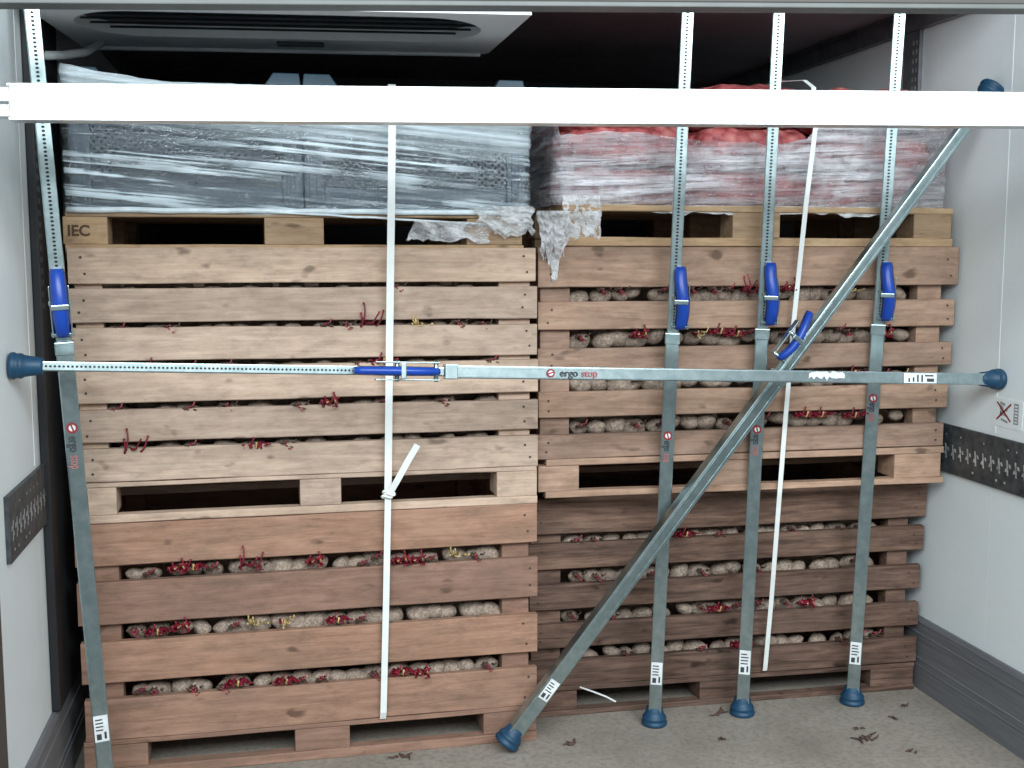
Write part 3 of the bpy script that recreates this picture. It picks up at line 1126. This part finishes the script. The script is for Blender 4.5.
a, b = rpt(0.606, 0.41)
rf = wrap('stretch_film', 'film_milky', 'milky wrinkled stretch film wrapped round the red net sacks', a, b, 1.125, 0.745, 1.4575, 1.7, RROT, 0.020, 9.0, ftop, 0.006)
bm = new()
crumple(bm, V(-0.563, -0.400, 1.482), V(1, 0, 0), 0.108, 0.112, V(0, -1, 0), 0.008, 21.0, 28, 26, 0.05, 0.22)
obj('torn_flap', bm, 'film_loose', rf)
bm = new()
crumple(bm, V(-0.28, -0.398, 1.458), V(1, 0, 0), 0.62, 0.022, V(0, -1, 0), 0.006, 27.0, 60, 8, 0.0, 0.8)
obj('loose_edge', bm, 'film_loose', rf)
bm = new()
crumple(bm, V(-0.632, -0.405, 1.44), V(0.95, -0.3, 0), 0.09, 0.12, V(-0.2, -1, 0), 0.018, 33.0, 20, 24, 0.35, 0.5)
crumple(bm, V(-0.600, -0.41, 1.33), V(1, 0, 0), 0.03, 0.075, V(0, -1, 0), 0.008, 37.0, 8, 12, 0.6, 0.3)
obj('hanging_end', bm, 'film_loose', rf)


# ------------------------------------------------------------------ load bars
def cup(bm, P, ax, r=0.036, h=0.052, mi=0):
    """ribbed rubber cup: wide mouth at P, narrowing along ax"""
    lathe(bm, P, ax, [(0, r * 0.94), (0.004, r), (0.010, r), (0.012, r * 0.93), (0.018, r * 0.91), (0.020, r * 0.95), (0.026, r * 0.9), (0.028, r * 0.82),
                      (h * 0.75, r * 0.70), (h * 0.92, r * 0.66), (h, r * 0.60)], 28, mi)


def load_bar(label, A, B, split, handle, front, w_out, w_in, group, cupA=True, cupB=True, sticker=None, logo=None, handle_side=0.0, hflip=False, tear=None,
             cup_dir_A=None, cup_dir_B=None, holes_to=1.0, cup_r=0.036, torn=None, cup_h=0.052, lever_w=1.0, holes=True):
    """A = outer tube end, B = perforated inner tube end; fractions run along A to B"""
    A, B = Vector(A), Vector(B)
    t = thing('load_bar', label, 'load bar', A, 0.0, group)
    ax, sd, fr = frame_of(A, B, front)
    P = lambda u: A + (B - A) * u
    L = (B - A).length
    bm = new()
    bar(bm, P(0.0) + ax * 0.03, P(split), w_out, w_out * 0.9, front, 0, 0.003)
    bar(bm, P(split) - ax * 0.03, P(split), w_out + 0.004, w_out * 0.9 + 0.004, front, 0, 0.002)      # end collar
    bar(bm, P(0.0) + ax * 0.03, P(split) - ax * 0.031, 0.0022, 0.002, front, 0, 0, (w_out * 0.30, w_out * 0.45))   # rolled ridges
    bar(bm, P(0.0) + ax * 0.03, P(split) - ax * 0.031, 0.0022, 0.002, front, 0, 0, (-w_out * 0.30, w_out * 0.45))
    ot = obj('outer_tube', bm, 'galv', t, A)
    bm = new()
    bar(bm, P(split), P(1.0) - ax * 0.03, w_in, w_in * 0.9, front, 0, 0.003)
    s = (split * L) + 0.02
    if not holes:                                            # plain tube with rolled ridges
        for q in (-0.27, 0.27):
            bar(bm, P(split), P(1.0) - ax * 0.03, 0.0025, 0.002, front, 0, 0, (w_in * q, w_in * 0.45))
    while holes and s < L * holes_to - 0.05:                           # punched row of adjustment holes
        c = A + ax * s + fr * (w_in * 0.45 + 0.0006)
        f = bm.faces.new(ring(bm, c, ax, sd, 0.0027, 10, w_in * 0.12))
        f.material_index = 1
        s += 0.0088
    obj('inner_tube', bm, ['galv', 'hole'], t, A)
    if cupA:
        bm = new(); cup(bm, A, cup_dir_A or ax, cup_r, cup_h); obj('rubber_foot', bm, 'rubber', t, A)
    if cupB:
        bm = new(); cup(bm, B, cup_dir_B or -ax, cup_r, cup_h); obj('rubber_foot', bm, 'rubber', t, A)
    # ratchet lever between two cheeks
    h0, h1 = handle
    bm = new()
    off = w_out * 0.45
    for q in (-1, 1):
        bar(bm, P(h0) + ax * 0.0, P(h0 + (h1 - h0) * 0.75), 0.003, 0.022, front, 0, 0.001, (handle_side + q * 0.020, off + 0.006))
    for u in (0.04, 0.5):
        c = P(h0 + (h1 - h0) * u) + sd * handle_side + fr * (off + 0.009)
        lathe(bm, c - sd * 0.024, sd, [(0, 0.004), (0.001, 0.0055), (0.047, 0.0055), (0.048, 0.004)], 12)
    obj('bracket', bm, 'galv', t, A)
    bm = new()
    rings = []
    n = 15
    for k in range(n):
        u = k / (n - 1)
        bow = 0.012 + 0.020 * math.sin(math.pi * min(1, u * 1.02)) ** 0.7
        ww = (0.0165 + 0.0015 * math.sin(math.pi * u)) * lever_w
        if k in (0, n - 1):
            ww *= 0.8
        sh = 0.006 * math.sin(u * 5.0) if handle_side else 0
        c = P(h0 + (h1 - h0) * u) + sd * (handle_side + sh) + fr * (off + bow)
        rings.append([bm.verts.new(c + sd * ww * a + fr * 0.010 * b) for a, b in ((-1, -0.8), (-0.7, 0.7), (0, 1), (0.7, 0.7), (1, -0.8), (0, -1))])
    skin(bm, rings)
    lv = obj('lever', bm, 'lever', t, A)
    bm = new()
    c = P(h0 + (h1 - h0) * 0.45) + sd * handle_side
    bar(bm, c - ax * 0.006, c + ax * 0.006, 0.037, 0.010, front, 0, 0.002, (0, off + 0.038))
    obj('catch', bm, 'galv', lv, A)
    if sticker:
        u0, u1, ww = sticker
        bm = new()
        d = w_out * 0.45 + 0.0022
        def pl(ua, ub, sa, sb, dd, mi):
            q = [P(ua) + sd * sa + fr * dd, P(ub) + sd * sa + fr * dd, P(ub) + sd * sb + fr * dd, P(ua) + sd * sb + fr * dd]
            f = bm.faces.new([bm.verts.new(p) for p in q]); f.material_index = mi
        pl(u0, u1, -ww / 2, ww / 2, d, 0)
        rr = random.Random(int(u0 * 1000) + int(A.x * 100))
        du = (u1 - u0)
        pl(u0 + du * 0.08, u0 + du * 0.30, -ww * 0.36, -ww * 0.02, d + 0.0004, 1)           # small printed block and rows
        for k in range(4):
            uu = u0 + du * (0.42 + 0.13 * k)
            pl(uu, uu + du * 0.05, -ww * 0.38, ww * rr.uniform(0.0, 0.36), d + 0.0004, 1)
        pl(u0 + du * 0.1, u0 + du * 0.36, ww * 0.18, ww * 0.34, d + 0.0004, 1)
        obj('sticker', bm, ['label', 'mark'], ot, A)
    if logo:
        u0, u1, flip = logo
        ex = ax * (1 if not flip else -1)
        ey = fr.cross(ex)
        d = w_out * 0.45 + 0.0024
        ln = (u1 - u0) * L
        mid = P((u0 + u1) / 2) + fr * d
        hgt = w_out * 0.80
        bm = new()
        c = mid - ex * ln * 0.40
        n = 20                                               # red roundel with a pale stroke through it
        f = bm.faces.new(ring(bm, c, ex, ey, hgt * 0.42, n)); f.material_index = 0
        f = bm.faces.new(ring(bm, c + fr * 0.0003, ex, ey, hgt * 0.25, n)); f.material_index = 3
        bar(bm, c - ex * hgt * 0.32 - ey * hgt * 0.08, c + ex * hgt * 0.32 + ey * hgt * 0.1, hgt * 0.13, 0.0010, fr, 0)
        add_text(bm, 'ergo', hgt * 1.0, mid - ex * ln * 0.07 + fr * 0.0004, ex, ey, 1, 0.0004, ln * 0.36 / (hgt * 2.0))
        add_text(bm, 'stop', hgt * 1.0, mid + ex * ln * 0.31 + fr * 0.0004, ex, ey, 2, 0.0006, ln * 0.33 / (hgt * 2.0))
        obj('logo', bm, ['logo_red', 'mark', 'logo_faded', 'label'], ot, A)
    if torn:
        bm = new()
        u0, u1 = torn
        n = 14
        top, bot = [], []
        for k in range(n + 1):
            u = u0 + (u1 - u0) * k / n
            w1 = w_out * (0.42 + 0.22 * noise.noise(V(k * 0.9, 3, 0))) * (0.5 if k in (0, n) else 1)
            w0 = w_out * (-0.10 + 0.4 * noise.noise(V(k * 0.8, 7, 0)))
            d = w_out * 0.45 + 0.003 + 0.006 * abs(noise.noise(V(k * 0.7, 11, 0)))
            top.append(bm.verts.new(P(u) + sd * w1 + fr * d))
            bot.append(bm.verts.new(P(u) + sd * w0 + fr * (w_out * 0.45 + 0.0024)))
        for k in range(n):
            bm.faces.new((bot[k], bot[k + 1], top[k + 1], top[k]))
        obj('torn_label', bm, 'label', ot, A)
    return t


def upto(A, B, z):
    A, B = Vector(A), Vector(B)
    return A + (B - A) * ((z - A.z) / (B.z - A.z))


G = 'upright load bars'
def upright(label, A, B, handle_px, stick, logo, hs, w):
    A = Vector(A)
    FR = V(-A.x, -A.y, 0)
    Bt = upto(A, B, ZC)
    k = (Vector(B) - A).length / (Bt - A).length              # fractions were measured on the visible length
    f = lambda q: tuple(x * k for x in q)
    hh = f(handle_px)
    return load_bar(label, A, Bt, hh[0] - 0.006, hh, FR, w, w * 0.86, G, True, True, f(stick) + (w * 0.86,), f(logo) + (True,), hs,
                    cup_dir_A=V(0, 0, 1), cup_dir_B=V(0, 0, -1))


upright('upright steel load bar near the left wall, in front of the grey crates', (-0.424, 2.79, 0), (-0.501, 2.70, 1.845), (0.621, 0.703), (0.10, 0.1355), (0.455, 0.515), 0.0, 0.037)
upright('upright steel load bar standing left of the other two before the right crates', (1.021, 3.02, 0), (1.043, 2.90, 1.946), (0.581, 0.666), (0.065, 0.099), (0.392, 0.436), 0.018, 0.036)
upright('upright steel load bar in the middle before the right crates, crossed by the slanting bar', (1.294, 3.039, 0), (1.301, 2.92, 1.961), (0.580, 0.666), (0.066, 0.103), (0.392, 0.436), 0.018, 0.036)
upright('upright steel load bar before the right crates closest to the right wall', (1.647, 3.052, 0), (1.657, 2.94, 1.979), (0.578, 0.660), (0.065, 0.0995), (0.430, 0.470), 0.018, 0.036)
# slanting bar from the floor to the right wall
load_bar('slanting steel load bar wedged from the floor up to the right wall', (0.572, 2.925, 0.022), (1.905, 2.875, 1.775), 0.562, (0.572, 0.640), V(-0.1, -1, -0.22), 0.040, 0.031, None,
         sticker=(0.0715, 0.099, 0.03), handle_side=-0.045, lever_w=0.65, holes=False)
# level bar from wall to wall: its outer tube starts at the right wall
load_bar('level steel load bar spanning from wall to wall before the crates', (1.912, 2.795, 0.99), (-0.557, 2.591, 1.094), 0.622, (0.6285, 0.7085), V(0, -1, 0.10), 0.031, 0.0215, None,
         sticker=(0.086, 0.1265, 0.026), logo=(0.468, 0.524, True), torn=(0.1975, 0.2395), cup_r=0.029, cup_h=0.066, lever_w=0.62)


# ------------------------------------------------------------------ bright beam across the doorway
def decking_beam():
    A, B = V(XL + 0.004, 2.30, 1.6005), V(XR - 0.004, 2.055, 1.6125)
    t = thing('decking_beam', 'broad bright aluminium beam spanning from wall to wall above everything', 'beam', A)
    ax, sd, fr = frame_of(A, B, V(0, -1, 0))
    bm = new()
    h, d = 0.0655, 0.045
    s0, s1 = 0.090, (B - A).length - 0.05
    bar(bm, A + ax * s0, A + ax * s1, h, d, fr, 0, 0.004)
    bar(bm, A + ax * s0, A + ax * s1, 0.005, d + 0.006, fr, 0, 0.001, (h / 2 - 0.0025, 0))
    bar(bm, A + ax * s0, A + ax * s1, 0.005, d + 0.006, fr, 0, 0.001, (-h / 2 + 0.0025, 0))
    obj('profile', bm, 'alu', t, A)
    for e, f in ((A, ax), (B, -ax)):
        bm = new()
        bar(bm, e, e + f * 0.095, 0.022, 0.036, fr, 0, 0.002, (0.0155, 0))
        bar(bm, e, e + f * 0.095, 0.026, 0.036, fr, 0, 0.002, (-0.0135, 0))
        bar(bm, e, e + f * 0.030, 0.010, 0.030, fr, 0, 0.001)
        obj('end_fitting', bm, 'alu', t, A)
decking_beam()


# ------------------------------------------------------------------ white straps
def strap_left():
    t = thing('plastic_strap', 'white plastic strap with a knot and a loose tail down the left crates', 'strap', (0.25, 2.94, 0.0))
    o = V(0.25, 2.94, 0.0)
    sd = V(1, 0, 0)
    bm = new()
    front = [V(0.292, 3.30, 1.750), V(0.2915, 3.05, 1.750), V(0.291, 2.958, 1.747), V(0.290, 2.936, 1.735), V(0.289, 2.934, 1.70), V(0.284, 2.938, 1.45), V(0.276, 2.945, 1.10),
             V(0.268, 2.950, 0.716)]
    ribbon(bm, front, 0.0185, 0.0014, sd)
    low = [V(0.268, 2.950, 0.706), V(0.260, 2.956, 0.42), V(0.250, 2.962, 0.12), V(0.249, 2.970, 0.100), V(0.249, 2.982, 0.0935)]
    ribbon(bm, low, 0.0165, 0.0014, sd)
    obj('band', bm, 'strap', t, o)
    bm = new()                                               # pinched knot
    for k, (dx, dz, r) in enumerate(((0, 0.006, 0.010), (0.004, 0.0, 0.012), (-0.003, -0.006, 0.011))):
        pts = [V(0.268 + dx + 0.013 * math.cos(a), 2.946 + 0.004 * math.sin(a), 0.711 + dz + 0.003 * math.sin(2 * a)) for a in [2 * math.pi * i / 14 for i in range(15)]]
        tube(bm, pts, 0.0035, 6, 0)
    obj('knot', bm, 'strap', t, o)
    bm = new()
    ribbon(bm, [V(0.271, 2.944, 0.712), V(0.290, 2.932, 0.748), V(0.318, 2.926, 0.800), V(0.342, 2.920, 0.842)], 0.0165, 0.0014, V(0.8, 0, -0.5))
    obj('tail', bm, 'strap', t, o)
strap_left()

o = V(1.36, 2.99, 0.0)
bm = new()
ribbon(bm, [V(1.365, 3.25, 1.800), V(1.40, 3.10, 1.806), V(1.425, 3.02, 1.799), V(1.436, 2.986, 1.775), V(1.439, 2.975, 1.665), V(1.419, 2.975, 1.472), V(1.394, 2.982, 1.13),
            V(1.381, 2.988, 0.872), V(1.373, 2.996, 0.66), V(1.390, 3.07, 0.325), V(1.392, 3.105, 0.11), V(1.392, 3.108, 0.098)], 0.0135, 0.0014, V(1, 0, 0))
st = obj('plastic_strap', bm, 'strap', None, o)
st.location = o
tag(st, 'white plastic strap hanging slightly askew over the red sacks and right crates', 'strap')
bm = new()
ribbon(bm, [V(0.826, 3.11, 0.090), V(0.86, 3.095, 0.080), V(0.90, 3.09, 0.063), V(0.928, 3.09, 0.046)], 0.0045, 0.0014, V(0, 0, 1))
tag(obj('strap_scrap', bm, 'strap'), 'short white strap end sticking out of the lower right pallet slot', 'strap end')


# ------------------------------------------------------------------ sticker on the right wall
t = thing('safety_sticker', 'small sticker with a red cross on the right wall above the dark rail', 'sticker', (XR - 0.0012, 2.755, 0.905))
o = V(XR - 0.0012, 2.755, 0.905)
def wq(bm, y, z, w, h, mi, rot=0.0, d=0.0):
    c, s = math.cos(rot), math.sin(rot)
    q = []
    for a, b in ((-w / 2, -h / 2), (w / 2, -h / 2), (w / 2, h / 2), (-w / 2, h / 2)):
        q.append(bm.verts.new((XR - 0.0012 - d, y + a * c - b * s, z + a * s + b * c)))
    bm.faces.new(q).material_index = mi
bm = new()
box(bm, XR - 0.0012, XR - 0.0002, 2.695, 2.815, 0.862, 0.940)
obj('backing', bm, 'wall', t, o)
M['faint'] = plain('faded_print', (0.30, 0.30, 0.31), 0.6)
bm = new()
for y, z, w, h in ((2.782, 0.925, 0.022, 0.008), (2.785, 0.905, 0.012, 0.026), (2.775, 0.896, 0.034, 0.005), (2.772, 0.880, 0.030, 0.006), (2.790, 0.915, 0.006, 0.012), (2.762, 0.912, 0.005, 0.012)):
    wq(bm, y, z, w, h, 0, 0.2, 0.0005)
obj('pictogram', bm, 'faint', t, o)
bm = new()
wq(bm, 2.775, 0.904, 0.078, 0.0055, 0, math.radians(38), 0.0009)
wq(bm, 2.775, 0.904, 0.078, 0.0055, 0, math.radians(-38), 0.0009)
obj('red_cross', bm, 'logo_red', t, o)
bm = new()
wq(bm, 2.722, 0.904, 0.020, 0.056, 0, 0, 0.0005)
for k in range(6):
    wq(bm, 2.722, 0.882 + k * 0.0085, 0.013, 0.004, 1, 0, 0.0009)
obj('side_panel', bm, ['faint', 'label'], t, o)


# ------------------------------------------------------------------ bits on the floor
def debris(label, x, y, seed, n, size, mat='dry', cat='plant scrap'):
    rr = random.Random(seed)
    bm = new()
    for k in range(n):
        p = V(rr.uniform(-size, size) * 0.5, rr.uniform(-size, size) * 0.35, 0.0035)
        d = V(rr.uniform(-1, 1), rr.uniform(-0.6, 0.6), 0).normalized()
        pts, rad = [], []
        for i in range(5):
            pts.append(p.copy())
            rad.append(0.0034 * (1 - 0.15 * i))
            d = (d + V(rr.uniform(-0.5, 0.5), rr.uniform(-0.5, 0.5), 0)).normalized()
            p = p + d * size / 5
            p.z = 0.0035 + rr.uniform(0, 0.004)
        tube(bm, pts, rad, 5)
    o = obj('dried_sprout', bm, mat)
    o.location = (x, y, 0)
    tag(o, label, cat, 'plant scraps on the floor')


debris('largest dark dried sprout on the bare floor before the right-hand upright bar', 1.56, 2.80, 1, 7, 0.05)
debris('dark dried sprout beside the foot of the middle upright bar', 1.23, 3.05, 2, 5, 0.035)
debris('small dark scrap between the slanting bar and the closest upright foot', 0.755, 2.93, 3, 4, 0.025)
debris('dark scrap at the tip of the slanting bar on its right', 0.66, 3.03, 4, 4, 0.03)
debris('scrap on the floor close to the lower left pallet edge under the strap', 0.30, 2.93, 5, 5, 0.035)
debris('small scrap on the floor near the right kick plate', 1.78, 2.99, 6, 3, 0.02)
debris('tiny scrap on the floor before the right corner of the darkest crate', 1.71, 2.92, 7, 3, 0.018)
debris('small dark scrap on the floor low beside the picture foot', 1.64, 2.70, 8, 3, 0.018)
debris('tiny scrap just left of the largest dried sprout', 1.57, 2.87, 9, 3, 0.018)
debris('pale scrap on the floor before the middle foot', 1.165, 2.88, 10, 3, 0.02)
